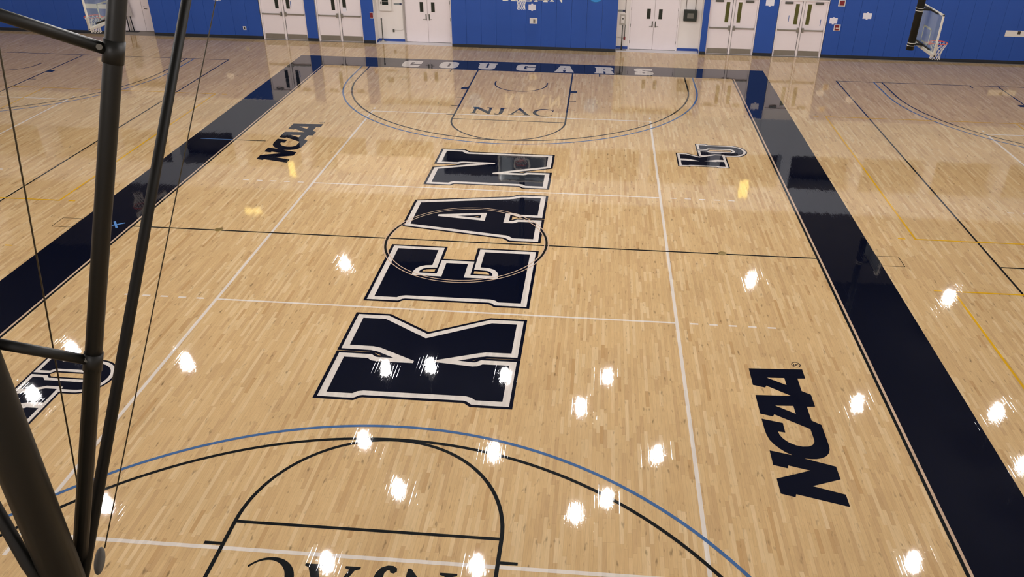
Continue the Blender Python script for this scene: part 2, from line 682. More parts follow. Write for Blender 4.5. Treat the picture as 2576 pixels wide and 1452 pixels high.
# ---- block letters of the midcourt wordmark
LN = [(-1.454, 5.66), (-1.006, 5.66), (-0.945, 5.60), (-0.887, 5.52), (-0.797, 5.50), (1.474, 5.50), (1.474, 4.748), (0.06, 4.16), (0.06, 4.075), (0.905, 4.075), (0.96, 4.10), (1.02, 4.15), (1.474, 4.155), (1.474, 3.35), (1.02, 3.35), (0.95, 3.425), (0.862, 3.455), (-0.862, 3.455), (-0.945, 3.425), (-1.006, 3.35), (-1.454, 3.35), (-1.454, 4.28), (0.04, 4.815), (0.04, 4.893), (-0.85, 4.893), (-0.945, 4.87), (-1.006, 4.825), (-1.454, 4.825)]
LA = [(-1.456, 2.03), (0.714, 2.455), (0.863, 2.51), (0.95, 2.58), (1.02, 2.6), (1.483, 2.6), (1.483, 1.56), (1.074, 1.56), (1.0, 1.60), (0.92, 1.64), (0.707, 1.64), (0.707, 1.075), (0.92, 1.075), (1.0, 1.11), (1.06, 1.165), (1.483, 1.175), (1.483, 0.287), (1.009, 0.287), (0.94, 0.36), (0.863, 0.412), (-1.456, 0.80)]
LAH = [(-0.899, 1.385), (0.252, 1.59), (0.252, 1.14), (-0.899, 1.285)]
LE = [(-1.453, -0.46), (-0.554, -0.46), (-0.554, -1.16), (-0.691, -1.18), (-0.80, -1.24), (-0.87, -1.34), (-0.90, -1.45), (-0.904, -1.63), (-0.275, -1.63), (-0.275, -1.037), (0.195, -1.037), (0.195, -1.63), (0.90, -1.63), (0.895, -1.45), (0.86, -1.34), (0.79, -1.24), (0.68, -1.18), (0.479, -1.16), (0.479, -0.46), (1.477, -0.46), (1.477, -2.55), (1.027, -2.55), (0.96, -2.49), (0.86, -2.455), (-0.84, -2.46), (-0.94, -2.49), (-1.0, -2.55), (-1.453, -2.55)]
LK = [(-1.454, -3.363), (-1.018, -3.363), (-0.136, -3.944), (1.004, -3.32), (1.478, -3.32), (1.478, -4.282), (1.03, -4.29), (0.90, -4.325), (0.156, -4.615), (0.156, -4.665), (0.84, -4.735), (0.93, -4.72), (1.01, -4.655), (1.478, -4.65), (1.478, -5.67), (1.03, -5.67), (0.96, -5.61), (0.86, -5.575), (-0.857, -5.58), (-0.95, -5.61), (-1.02, -5.67), (-1.454, -5.67), (-1.454, -4.655), (-1.03, -4.655), (-0.95, -4.72), (-0.857, -4.735), (-0.203, -4.735), (-0.203, -4.665), (-0.87, -4.325), (-1.018, -4.287), (-1.454, -4.282)]


def area2(p):
    return sum(p[i][0] * p[(i + 1) % len(p)][1] - p[(i + 1) % len(p)][0] * p[i][1] for i in range(len(p)))


def ccw(p):
    return list(p) if area2(p) > 0 else list(p)[::-1]


def outline(bm, loop, d, z):
    """band of width d outside a ccw loop (pass a cw loop to go into a hole): a quad per edge, mitred at convex corners"""
    n = len(loop)
    P = [Vector(p) for p in loop]
    for i in range(n):
        a, b = P[i], P[(i + 1) % n]
        t = (b - a).normalized()
        o = Vector((t.y, -t.x)) * d
        zz = z + lift()
        fpoly(bm, [tuple(a), tuple(b), tuple(b + o), tuple(a + o)], zz)
        c = P[(i + 2) % n]
        t2 = (c - b).normalized()
        if t.x * t2.y - t.y * t2.x > 1e-4:
            o2 = Vector((t2.y, -t2.x)) * d
            mm = (o + o2)
            L2 = mm.length_squared
            mt = mm * (2 * d * d / L2) if L2 > 1e-9 else o
            if mt.length > 2.2 * d:
                mt = mt.normalized() * 2.2 * d
            fpoly(bm, [tuple(b), tuple(b + o), tuple(b + mt), tuple(b + o2)], z + lift())


def block_letter(name, outer, hole=None, wd=0.12, bd=0.06, zl=(3, 4, 5), parent=FLOOR, label=None):
    outer = ccw(outer)
    loops = [outer]
    if hole:
        loops.append(ccw(hole)[::-1])
    bm = BM()
    fpoly(bm, loops, zl[2] * Z)
    L = paint(name, bm, NAVY, parent, label)
    bm = BM()
    for lp in loops:
        outline(bm, lp, wd, zl[1] * Z)
    paint('white_outline', bm, WHITE, L)
    bm = BM()
    for lp in loops:
        outline(bm, lp, wd + bd, zl[0] * Z)
    paint('black_outline', bm, NAVY, L)
    return L


for nm, lp, hl in (('K', LK, None), ('E', LE, None), ('A', LA, LAH), ('N', LN, None)):
    block_letter('painted_letter', lp, hl, label='navy block letter %s outlined in white at midcourt' % nm)

# ---- interlocked monogram, far right and near left
KUu = [(5.838, 6.99), (6.02, 6.99), (6.075, 6.94), (6.72, 6.94)] + [(6.72 + 0.37 * cos(radians(a)), 6.565 + 0.375 * sin(radians(a))) for a in range(80, -90, -10)] + [(6.72, 6.19), (6.075, 6.19), (6.02, 6.14), (5.838, 6.14), (5.838, 6.47), (6.02, 6.47), (6.085, 6.40), (6.70, 6.40)] + [(6.70 + 0.145 * cos(radians(a)), 6.565 + 0.165 * sin(radians(a))) for a in range(-75, 90, 15)] + [(6.70, 6.73), (6.085, 6.73), (6.02, 6.66), (5.838, 6.66)]
KUk = [(5.217 + (x + 1.454) * 1.218 / 2.932, 5.305 + (y + 5.67) * 0.88 / 2.35) for x, y in LK]


def monogram(dx, dy, lab):
    T = lambda l: [(x + dx, y + dy) for x, y in l]
    U = block_letter('painted_monogram', T(KUu), None, 0.068, 0.038, (2, 3, 4), label=lab)
    K = ccw(T(KUk))
    bm = BM()
    fpoly(bm, K, 6 * Z)
    k = paint('overlapping_letter', bm, NAVY, U)
    bm = BM()
    outline(bm, K, 0.068, 5 * Z)
    paint('white_outline', bm, WHITE, U)
    bm = BM()
    outline(bm, K, 0.106, 2 * Z)
    paint('black_outline', bm, NAVY, U)


monogram(0, 0, 'small interlocked KU monogram at far right of the main court')
monogram(-12.31, -12.2, 'interlocked KU monogram at near left, behind the dark pipes')

# ---- slanted NCAA wordmark
NC = [(5.653, -4.328), (6.585, -4.274), (6.585, -4.543), (6.449, -4.555), (6.449, -4.906), (6.585, -4.994), (6.585, -5.316), (6.449, -5.328), (6.449, -5.68), (6.585, -5.775), (6.588, -6.186), (6.588, -6.279), (6.578, -6.358), (6.542, -6.453), (6.484, -6.522), (6.414, -6.567), (6.336, -6.592), (6.248, -6.6), (6.15, -6.596), (6.585, -6.733), (6.585, -7.005), (6.15, -7.178), (6.585, -7.31), (6.585, -7.551), (5.878, -7.365), (5.858, -7.427), (5.66, -7.373), (5.655, -7.069), (6.178, -6.854), (5.878, -6.773), (5.858, -6.836), (5.655, -6.781), (5.655, -6.459), (5.98, -6.538), (5.893, -6.481), (5.82, -6.408), (5.75, -6.317), (5.697, -6.215), (5.67, -6.096), (5.66, -5.986), (5.655, -5.705), (5.978, -5.783), (5.974, -6.019), (5.862, -6.001), (5.878, -6.09), (5.916, -6.168), (5.985, -6.25), (6.082, -6.305), (6.178, -6.327), (6.271, -6.316), (6.34, -6.276), (6.38, -6.206), (6.388, -6.165), (6.386, -5.911), (6.378, -5.892), (5.878, -5.577), (5.85, -5.635), (5.655, -5.58), (5.653, -5.085), (6.248, -5.059), (5.878, -4.81), (5.85, -4.867), (5.653, -4.811)]
NC1 = [(5.924, -4.576), (6.225, -4.56), (6.225, -4.76)]
NC2 = [(5.936, -5.346), (6.23, -5.327), (6.23, -5.529)]


def wordmark(dx, dy, lab):
    T = lambda l: [(x + dx, y + dy) for x, y in l]
    bm = BM()
    fpoly(bm, [ccw(T(NC)), ccw(T(NC1))[::-1], ccw(T(NC2))[::-1]], 2 * Z)
    w_ = paint('painted_wordmark', bm, NAVY, label=lab)
    bm = BM()
    cx, cy = 6.503 + dx, -4.142 + dy
    fstrip(bm, arc(cx, cy, 0.074, 0, 360, 32)[:-1], 0.014, 2 * Z, True)
    # small R reading along the court: up = -x, right = +y
    R = lambda u, v: (cx - (v - 0.5) * 0.09, cy + (u - 0.5) * 0.07)
    fstrip(bm, [R(0.12, 0), R(0.12, 0.95), R(0.6, 0.95), R(0.82, 0.85), R(0.82, 0.62), R(0.6, 0.5), R(0.12, 0.5)], 0.013, 2 * Z)
    fstrip(bm, [R(0.5, 0.5), R(0.88, 0)], 0.013, 2 * Z)
    paint('registered_mark', bm, NAVY, w_)


wordmark(0, 0, 'black NCAA wordmark near the right sideline')
wordmark(-12.245, 11.81, 'black NCAA wordmark near the far left sideline')

# ---- serif conference initials in the lanes
nN = [(-1.32, 9.17), (-1.10, 9.17), (-1.10, 9.205), (-1.165, 9.225), (-1.172, 9.68), (-0.725, 9.14), (-0.685, 9.14), (-0.675, 9.76), (-0.615, 9.80), (-0.615, 9.84), (-0.84, 9.84), (-0.84, 9.80), (-0.765, 9.765), (-0.755, 9.42), (-1.125, 9.84), (-1.325, 9.84), (-1.325, 9.80), (-1.255, 9.745), (-1.262, 9.225), (-1.32, 9.205)]
nJ = [(-0.20, 9.84), (-0.46, 9.84), (-0.46, 9.80), (-0.392, 9.77), (-0.400, 9.24), (-0.425, 9.195), (-0.455, 9.185), (-0.475, 9.225), (-0.52, 9.235), (-0.553, 9.20), (-0.545, 9.15), (-0.49, 9.115), (-0.42, 9.115), (-0.34, 9.155), (-0.295, 9.235), (-0.275, 9.35), (-0.268, 9.765), (-0.20, 9.80)]
nA = [(-0.085, 9.17), (0.11, 9.17), (0.11, 9.205), (0.055, 9.225), (0.10, 9.365), (0.395, 9.365), (0.45, 9.225), (0.392, 9.205), (0.392, 9.17), (0.632, 9.17), (0.632, 9.205), (0.575, 9.23), (0.27, 9.865), (0.225, 9.865), (-0.02, 9.23), (-0.085, 9.205)]
nAh = [(0.115, 9.405), (0.215, 9.70), (0.38, 9.405)]
nC = [(1.055 + 0.36 * cos(radians(a)), 9.495 + 0.385 * sin(radians(a))) for a in range(38, 325, 7)] + [(1.352, 9.262), (1.34, 9.29)] + [(1.10 + 0.285 * cos(radians(a)), 9.495 + 0.335 * sin(radians(a))) for a in range(322, 30, -7)] + [(1.338, 9.60), (1.362, 9.60), (1.362, 9.86), (1.345, 9.86)]
for s, lab in ((1, 'NJAC lettering in the far lane'), (-1, 'NJAC lettering in the near lane, upside down to the camera')):
    T = lambda l: [(x * s, y * s) for x, y in l]
    for lp, hl in ((nN, None), (nJ, None), (nA, nAh), (nC, None)):
        bm = BM()
        fpoly(bm, [ccw(T(lp))] + ([ccw(T(hl))[::-1]] if hl else []), 2.5 * Z)
        paint('lane_letter', bm, BLACK, label=lab)

# ---- wide slab letters on the far border
GL = {
    'C': ([(1, .5), (1, .95), (.86, 1), (.24, 1), (.10, .93), (.02, .8), (0, .6), (0, .4), (.02, .2), (.1, .07), (.24, 0), (.78, 0), (.93, .08), (1, .34), (.6, .34), (.6, .25), (.44, .25), (.44, .75), (.6, .75), (.6, .62), (.56, .5)], None),
    'O': ([(.24, 1), (.10, .93), (.02, .8), (0, .6), (0, .4), (.02, .2), (.1, .07), (.24, 0), (.76, 0), (.9, .07), (.98, .2), (1, .4), (1, .6), (.98, .8), (.9, .93), (.76, 1)], [(.44, .25), (.56, .25), (.56, .75), (.44, .75)]),
    'U': ([(0, 1), (0, .87), (.05, .87), (.05, .35), (.07, .2), (.14, .07), (.28, 0), (.72, 0), (.86, .07), (.93, .2), (.95, .35), (.95, .87), (1, .87), (1, 1), (.52, 1), (.52, .87), (.56, .87), (.56, .28), (.44, .28), (.44, .87), (.48, .87), (.48, 1)], None),
    'G': ([(1, .62), (1, .95), (.86, 1), (.24, 1), (.10, .93), (.02, .8), (0, .6), (0, .4), (.02, .2), (.1, .07), (.24, 0), (1, 0), (1, .52), (.52, .52), (.52, .42), (.58, .42), (.58, .25), (.42, .25), (.42, .75), (.58, .75), (.58, .62)], None),
    'A': ([(0, 0), (.45, 0), (.45, .14), (.41, .14), (.44, .28), (.56, .28), (.59, .14), (.55, .14), (.55, 0), (1, 0), (1, .14), (.96, .14), (.76, 1), (.24, 1), (.04, .14), (0, .14)], [(.46, .46), (.54, .46), (.50, .72)]),
    'R': ([(0, 0), (.47, 0), (.47, .14), (.43, .14), (.43, .34), (.5, .34), (.57, .28), (.57, 0), (1, 0), (1, .14), (.96, .14), (.94, .36), (.84, .47), (.95, .56), (.98, .72), (.95, .9), (.82, 1), (0, 1), (0, .87), (.06, .87), (.06, .14), (0, .14)], [(.43, .62), (.53, .62), (.56, .69), (.53, .76), (.43, .76)]),
    'S': ([(.02, .38), (.02, 0), (.82, 0), (.94, .07), (1, .2), (1, .36), (.93, .5), (.75, .58), (.44, .64), (.42, .70), (.48, .74), (.56, .74), (.57, .66), (.96, .66), (.96, 1), (.18, 1), (.06, .93), (0, .8), (0, .64), (.07, .5), (.25, .42), (.55, .36), (.57, .3), (.52, .25), (.43, .25), (.42, .38)], None)}
for ch, xc in zip('COUGARS', (-4.48, -3.02, -1.53, -0.03, 1.47, 2.99, 4.50)):
    o_, h_ = GL[ch]
    T = lambda l: [(xc - 0.365 + p[0] * 0.73, 14.50 + p[1] * 0.92) for p in l]
    bm = BM()
    fpoly(bm, [ccw(T(o_))] + ([ccw(T(h_))[::-1]] if h_ else []), 3 * Z)
    paint('border_letter', bm, WHITE, label='white slab letter %s on the far navy border' % ch)

# ---- taped cross on the left border
bm = BM()
for a in (35, 125):
    dx, dy = 0.2 * cos(radians(a)), 0.2 * sin(radians(a))
    fstrip(bm, [(-8.2 - dx, 0.03 - dy), (-8.2 + dx, 0.03 + dy)], 0.05, 3 * Z if a == 35 else 4 * Z)
tx = obj('tape_cross', bm, TAPE)
tag(tx, 'small light blue tape cross stuck on the left navy border', 'tape')

for x, lab in ((-5.75, 'round brass floor cover on the halfway line, left of the centre circle'), (5.71, 'round brass floor cover on the halfway line, right of the centre circle')):
    t = thing('floor_cover', lab, 'floor cover', (x, 0.03, 0), 0, 'brass covers on the halfway line')
    bm = BM()
    bmesh.ops.create_cone(bm, cap_ends=True, segments=32, radius1=0.095, radius2=0.09, depth=0.004, matrix=Matrix.Translation((0, 0, 0.004)))
    obj('cover_plate', bm, BRASS, t)
    bm = BM()
    ring_tube(bm, (0, 0, 0.006), 0.07, 0.003, 24, 6)
    obj('raised_ring', bm, BRASS, t)

# ------------------------------------------------------------------ far wall
WTOP = 10.5
bm = BM()
for x0, x1, y0, z0, z1 in (
        (-26.2, -18.1, 18.17, 0, 4.3), (-18.1, -16.4, 18.17, 2.3, 4.3), (-18.1, -16.4, 18.82, 0, 2.3), (-16.4, -11.6, 18.17, 0, 4.3),
        (-11.6, -9.62, 18.17, 2.24, 4.3), (-9.62, -9.17, 18.10, 0, 4.3), (-9.17, -7.2, 18.17, 2.24, 4.3),
        (-7.2, -6.66, 18.02, 0, 4.3), (-6.66, -3.4, 18.49, 0, 2.65), (-6.66, -3.4, 18.12, 2.65, 4.3), (-3.4, 3.43, 17.93, 0, 4.3),
        (3.43, 6.86, 18.49, 0, 2.65), (3.43, 6.86, 18.12, 2.65, 4.3), (6.86, 7.12, 18.02, 0, 4.3), (7.12, 9.07, 18.17, 2.24, 4.3),
        (9.07, 9.84, 18.10, 0, 4.3), (9.84, 11.83, 18.17, 2.27, 4.3), (11.83, 26.2, 18.17, 0, 4.3),
        (-26.2, 26.2, 18.17, 5.85, 7.0)):
    if z0 < 2.65 and z1 > 2.7:
        box(bm, x0, x1, y0, 19.4, z0, 2.7)
        box(bm, x0, x1, y0, 19.4, 2.7, z1, mi=1)
    else:
        box(bm, x0, x1, y0, 19.4, z0, z1, mi=0 if z1 < 2.7 else 1)
xx = -26.2
while xx < 26:
    box(bm, xx, xx + 0.45, 18.17, 18.9, 4.3, 5.85, mi=1)
    xx += 3.1
struct('wall_far', bm, [WALLW, WALLU], label='pale end wall above the blue padding, with gallery openings', cat='wall')
bm = BM()
box(bm, -26.2, 26.2, 19.4, 19.6, 4.3, 5.85)
box(bm, -26.2, 26.2, 18.17, 19.4, 7.0, WTOP)
struct('wall_far_upper', bm, OPEND, label='dim upper band of the far wall', cat='wall')
bm = BM()
for x0, x1, y0, y1 in ((-6.66, -3.4, 17.98, 18.49), (3.43, 6.86, 17.98, 18.49)):
    box(bm, x0, x1, y0, y1, -0.15, 0.004)
struct('trim_1', bm, CONC, label='pale threshold slabs of the two door alcoves', cat='threshold')
bm = BM()
box(bm, -18.1, -16.4, 18.0, 18.82, -0.15, 0.003)
struct('trim_2', bm, GREYC, label='grey threshold of the recessed door at far left', cat='threshold')
bm = BM()
for x0, x1 in ((-26.2, -18.1), (-16.4, -6.66), (-3.4, 3.43), (6.86, 26.2)):
    box(bm, x0, x1, 18.0, 19.4, -0.15, -0.001)
struct('floor_edge', bm, GREYC, label='slab edge under the far wall', cat='floor')
bm = BM()
box(bm, -26.4, -26.2, -22.4, 19.6, -0.15, WTOP)
struct('wall_left', bm, WALLW, label='plain pale left side wall', cat='wall')
bm = BM()
box(bm, 26.2, 26.4, -22.4, 19.6, -0.15, WTOP)
struct('wall_right', bm, WALLW, label='plain pale right side wall', cat='wall')
bm = BM()
box(bm, -26.2, 26.2, -22.4, -22.2, -0.15, WTOP)
struct('wall_back', bm, WALLW, label='plain pale back wall', cat='wall')
bm = BM()
box(bm, -26.4, 26.4, -22.4, 19.6, WTOP, WTOP + 0.15)
struct('ceiling', bm, CEIL, label='dark high ceiling deck', cat='ceiling')

# ---- wall pads
pad_meshes = {}


def pad(x0, x1, yf, label, group, zt=2.65):
    """vinyl wall pad: bulged blue face, seam gap at each side, black base strip"""
    t = thing('wall_pad', label, 'wall pad', ((x0 + x1) / 2, yf, 0), 0, group)
    hw = (x1 - x0) / 2 - 0.002
    key = round(hw, 3)
    if key not in pad_meshes:
        bm = BM()
        box(bm, -hw, hw, 0, 0.048, 0.12, zt, 0.008)
        a = obj('pad_cover', bm, PADBLUE, t)
        bm = BM()
        box(bm, -hw - 0.004, hw + 0.004, -0.008, 0.048, 0.002, 0.128, 0.006)
        b = obj('base_strip', bm, PADBASE, t)
        pad_meshes[key] = (a, b)
    else:
        for s_ in pad_meshes[key]:
            c = s_.copy()
            COL.objects.link(c)
            c.parent = t
    return t


ce = [-3.4 + 0.6209 * i for i in range(12)]
for i in range(11):
    pos = ('leftmost', 'second from left', 'third from left', 'fourth from left', 'fifth from left', 'middle', 'fifth from right', 'fourth from right', 'third from right', 'second from right', 'rightmost')[i]
    pad(ce[i], ce[i + 1], 17.875, 'tall blue wall pad, %s of the eleven between the two alcoves' % pos, 'blue wall pads in the centre bay')
pad(-9.62, -9.17, 18.045, 'narrow blue wall pad between the two left double doors', 'narrow blue pads between the doors')
pad(-7.19, -6.68, 17.965, 'narrow blue wall pad left of the left alcove', 'narrow blue pads between the doors')
pad(6.87, 7.12, 17.965, 'narrowest blue wall pad right of the right alcove', 'narrow blue pads between the doors')
pad(9.07, 9.84, 18.045, 'wide blue pad between the two right double doors', 'narrow blue pads between the doors')
ORD = ['first', 'second', 'third', 'fourth', 'fifth', 'sixth', 'seventh', 'eighth', 'ninth', 'tenth', 'eleventh', 'twelfth', 'thirteenth', 'fourteenth', 'fifteenth', 'sixteenth', 'seventeenth', 'eighteenth', 'nineteenth', 'twentieth', 'twenty-first', 'twenty-second', 'twenty-third']
for i in range(23):
    pad(11.84 + 0.621 * i, 11.84 + 0.621 * (i + 1), 18.115, 'blue wall pad, %s in the run going right from the rightmost double doors' % ORD[i], 'blue wall pads right of the doors')
wl = (16.39 - 11.6) / 8
for i in range(8):
    pad(-16.39 + wl * i, -16.39 + wl * (i + 1), 18.115, 'blue wall pad, %s going right from the far left white doorway' % ORD[i], 'blue wall pads left of the doors')
for i in range(12):
    pad(-25.56 + 0.621 * i, -25.56 + 0.621 * (i + 1), 18.115, 'blue wall pad, %s going left from the far left white doorway' % ORD[11 - i], 'blue wall pads at the far left')


# ---- double doors with push bars
def exit_doors(n, cx, label, glass, pz=1.285, paper=False, closers=True):
    t = bpy.data.objects.new('door_%d' % n, None)
    COL.objects.link(t)
    t.location = (cx, 18.13, 0)
    t['kind'] = 'structure'
    t['label'] = label
    t['category'] = 'door'
    bm = BM()
    for a, b in ((-0.975, -0.925), (0.925, 0.975)):
        box(bm, a, b, -0.05, 0.1, 0, 2.24, 0.004)
    box(bm, -0.925, 0.925, -0.05, 0.1, 2.19, 2.24, 0.004)
    obj('door_frame', bm, FRAMEW, t)
    bm = BM()
    box(bm, -0.04, 0.04, -0.03, 0.05, 0, 2.19, 0.004)
    obj('mullion', bm, FRAMEW, t)
    bm = BM()
    for a in (-0.052, 0.04):
        box(bm, a, a + 0.012, -0.012, 0.03, 0, 2.19)
    obj('mullion_gap', bm, SEAM, t)
    bm = BM()
    box(bm, -0.925, 0.925, -0.045, 0.05, 0, 0.012)
    obj('threshold', bm, STEEL, t)
    for s in (-1, 1):
        a, b = sorted((s * 0.055, s * 0.922))
        bm = BM()
        box(bm, a, b, 0.0, 0.045, 0.015, 2.187, 0.003)
        L = obj('door_leaf', bm, DOORW, t)
        a, b = sorted((s * 0.165, s * 0.315))
        bm = BM()
        for q in ((a - 0.025, a, pz - 0.025, 2.105), (b, b + 0.025, pz - 0.025, 2.105), (a, b, pz - 0.025, pz), (a, b, 2.08, 2.105)):
            box(bm, q[0], q[1], -0.008, 0.0, q[2], q[3])
        obj('window_frame', bm, FRAMEW, L)
        bm = BM()
        box(bm, a, b, -0.003, 0.0, pz, 2.08)
        obj('window_pane', bm, glass, L)
        a, b = sorted((s * 0.10, s * 0.90))
        bm = BM()
        box(bm, a, b, -0.085, -0.05, 1.045, 1.095, 0.008)
        box(bm, a, a + 0.04, -0.06, 0, 1.045, 1.095)
        box(bm, b - 0.04, b, -0.06, 0, 1.045, 1.095)
        P_ = obj('push_bar', bm, STEEL, L)
        bm = BM()
        a2, b2 = sorted((s * 0.06, s * 0.14))
        box(bm, a2, b2, -0.075, 0, 0.98, 1.16, 0.012)
        obj('latch_case', bm, STEEL, P_)
        a, b = sorted((s * 0.065, s * 0.905))
        bm = BM()
        box(bm, a, b, -0.004, 0, 0.03, 0.245)
        obj('kick_plate', bm, STEEL, L)
        if closers:
            a, b = sorted((s * 0.44, s * 0.76))
            bm = BM()
            box(bm, a, b, -0.07, 0, 2.08, 2.16, 0.012)
            obj('door_closer', bm, STEELD, L)
    if paper:
        bm = BM()
        box(bm, 0.155, 0.305, -0.012, -0.009, 1.24, 1.40)
        obj('taped_note', bm, PAPER, t)
    return t


exit_doors(1, -10.575, 'white double exit doors at the far left of the two left pairs', GLASSD)
exit_doors(2, -8.165, 'white double exit doors right of the first left pair, note under one window', GLASSD, paper=True)
exit_doors(3, 8.085, 'white double exit doors just right of the right alcove', GLASSO)
exit_doors(4, 10.835, 'rightmost white double exit doors beside the long blue wall', GLASSO)
for x, z, n in ((-0.52, 1.5, 4), (0.76, 1.38, 4), (0.36, 1.47, 1)):
    cxd = {1: -10.575, 4: 10.835}[n]
    bm = BM()
    box(bm, cxd + x - 0.012, cxd + x + 0.012, 18.124, 18.129, z - 0.13, z + 0.13)
    o = obj('door_sticker', bm, BALL2)
    tag(o, 'thin blue sticker on a leaf of the %s' % ('leftmost double exit doors' if n == 1 else ('rightmost double exit doors, left leaf' if x < 0 else 'rightmost double exit doors, right leaf')), 'sticker', 'blue door stickers')


def alcove_doors(n, cx, label, hw=0.96, pz=(1.26, 1.66)):
    t = bpy.data.objects.new('door_%d' % n, None)
    COL.objects.link(t)
    t.location = (cx, 18.47, 0)
    t['kind'] = 'structure'
    t['label'] = label
    t['category'] = 'door'
    bm = BM()
    for a, b in ((-hw - 0.06, -hw), (hw, hw + 0.06)):
        box(bm, a, b, -0.025, 0.015, 0, 2.3, 0.003)
    obj('door_frame', bm, FRAMEW, t)
    bm = BM()
    box(bm, -hw, hw, -0.005, 0.015, 0.004, 0.022)
    obj('door_gap', bm, SEAM, t)
    for s in (-1, 1):
        a, b = sorted((s * 0.006, s * (hw - 0.004)))
        bm = BM()
        box(bm, a, b, -0.02, 0.015, 0.022, 2.28, 0.003)
        L = obj('door_leaf', bm, DOORW, t)
        a, b = sorted((s * 0.165, s * 0.315))
        bm = BM()
        for q in ((a - 0.02, a, pz[0] - 0.02, pz[1] + 0.02), (b, b + 0.02, pz[0] - 0.02, pz[1] + 0.02), (a, b, pz[0] - 0.02, pz[0]), (a, b, pz[1], pz[1] + 0.02)):
            box(bm, q[0], q[1], -0.027, -0.02, q[2], q[3])
        obj('window_frame', bm, FRAMEW, L)
        bm = BM()
        box(bm, a, b, -0.022, -0.02, *pz)
        obj('window_pane', bm, GLASSD, L)
        a, b = sorted((s * 0.04, s * 0.09))
        bm = BM()
        box(bm, a, b, -0.03, -0.02, 0.92, 1.17, 0.003)
        H = obj('lock_plate', bm, STEELD, L)
        bm = BM()
        tube(bm, [(s * 0.065, -0.03, 0.98), (s * 0.065, -0.075, 0.98), (s * 0.19, -0.075, 0.975)], 0.009, 8)
        obj('lever_handle', bm, STEEL, H)
        for z in (0.32, 0.98, 1.66):
            a, b = sorted((s * (hw - 0.012), s * (hw + 0.006)))
            bm = BM()
            box(bm, a, b, -0.032, -0.02, z - 0.06, z + 0.06)
            obj('hinge', bm, STEELD, L)
    return t


alcove_doors(5, -4.50, 'white double doors with lever handles in the left alcove')
alcove_doors(6, 4.955, 'white double doors with lever handles in the right alcove')

# recessed single doorway, far left
t = bpy.data.objects.new('door_7', None)
COL.objects.link(t)
t.location = (-17.25, 18.8, 0)
t['kind'] = 'structure'
t['label'] = 'plain white doors recessed in the wall at far left, behind the pipes'
t['category'] = 'door'
for s in (-1, 1):
    a, b = sorted((s * 0.006 + 0.16, s * 0.84 + (0.0 if s > 0 else 0.0)))
    bm = BM()
    box(bm, a, b, -0.03, 0.0, 0.02, 2.25, 0.003)
    obj('door_leaf', bm, DOORW, t)
bm = BM()
tube(bm, [(0.30, -0.03, 0.98), (0.30, -0.08, 0.98), (0.42, -0.08, 0.97)], 0.012, 8)
bmesh.ops.create_uvsphere(bm, u_segments=10, v_segments=8, radius=0.02, matrix=Matrix.Translation((0.28, -0.04, 1.06)))
obj('lever_handle', bm, STEELD, t)

# blue rubber bases inside the alcoves
bm = BM()
for x0, x1 in ((-6.655, -5.54), (3.435, 3.93), (5.985, 6.855)):
    box(bm, x0, x1, 18.475, 18.488, 0.004, 0.11)
box(bm, -6.657, -6.645, 18.1, 18.475, 0.004, 0.11)
box(bm, 6.845, 6.857, 18.1, 18.475, 0.004, 0.11)
struct('baseboard_far', bm, BASEBLUE, label='blue rubber base along the alcove walls', cat='baseboard')


# ---- small things on the far wall
def plate(name, x0, x1, z0, z1, yf, m, label, cat, th=0.012, extra=None, group=None):
    t = thing(name, label, cat, ((x0 + x1) / 2, yf, (z0 + z1) / 2), 0, group)
    hw, hh = (x1 - x0) / 2, (z1 - z0) / 2
    bm = BM()
    box(bm, -hw, hw, -th, 0, -hh, hh, min(0.004, th / 3))
    obj('plate', bm, m, t)
    for nm, a, b, c, d, mm, dp in (extra or []):
        bm = BM()
        box(bm, a, b, -th - dp, -th + 0.0005, c, d, min(0.003, dp / 3))
        obj(nm, bm, mm, t)
    return t


def paper(cx, cz, wd, ht, yf, label, group='papers taped to the blue pads'):
    t = thing('paper_notice', label, 'paper', (cx, yf, cz), 0, group)
    bm = BM()
    prism(bm, [(-wd / 2, -ht / 2), (wd / 2, -ht / 2), (wd / 2, ht / 2), (-wd / 2, ht / 2)], -0.003, 0.0)
    obj('sheet', bm, PAPER, t)
    for s in (-1, 1):
        bm = BM()
        a, b = sorted((s * ht / 2 - s * 0.01, s * (ht / 2 + 0.03)))
        box(bm, -0.04, 0.035, -0.004, 0.0, a, b)
        obj('tape_tab', bm, PAPER, t)
    return t


paper(-0.05, 1.69, 0.30, 0.22, 17.874, 'white paper notice taped to the centre blue pads above the outlet plate')
paper(12.09, 1.475, 0.31, 0.22, 18.114, 'white paper notice on blue pads right beside the rightmost double doors')
paper(13.38, 1.70, 0.34, 0.22, 18.114, 'white paper notice alone on the blue pads left of the right basket')
paper(9.47, 2.12, 0.33, 0.25, 18.044, 'white paper notice on the wide blue pad between the right double doors')
paper(-13.35, 1.65, 0.32, 0.22, 18.114, 'white paper notice on the blue pads above and left of the small wall socket')
plate('outlet_plate', -0.15, 0.17, 1.04, 1.27, 17.875, PLASTIC, 'white outlet plate low on the centre blue pads', 'outlet', 0.012,
      [('outlet_slot', -0.01, 0.02, -0.07, 0.07, DARKP, 0.004), ('outlet_slot', 0.035, 0.065, -0.07, 0.07, DARKP, 0.004)])
plate('alarm_pull', 12.155, 12.41, 1.09, 1.34, 18.115, PLASTIC, 'dark red pull station on a white plate beside the lower paper notice', 'fire alarm', 0.015,
      [('pull_box', -0.09, 0.07, -0.10, 0.10, RED, 0.03), ('pull_handle', -0.06, 0.05, -0.03, 0.0, PLASTIC, 0.045)])
plate('alarm_strobe', 12.16, 12.43, 2.04, 2.28, 18.115, PLASTIC, 'dark red strobe box on a white plate high beside the right doors', 'fire alarm', 0.015,
      [('strobe_box', -0.09, 0.09, -0.08, 0.10, RED, 0.03)])
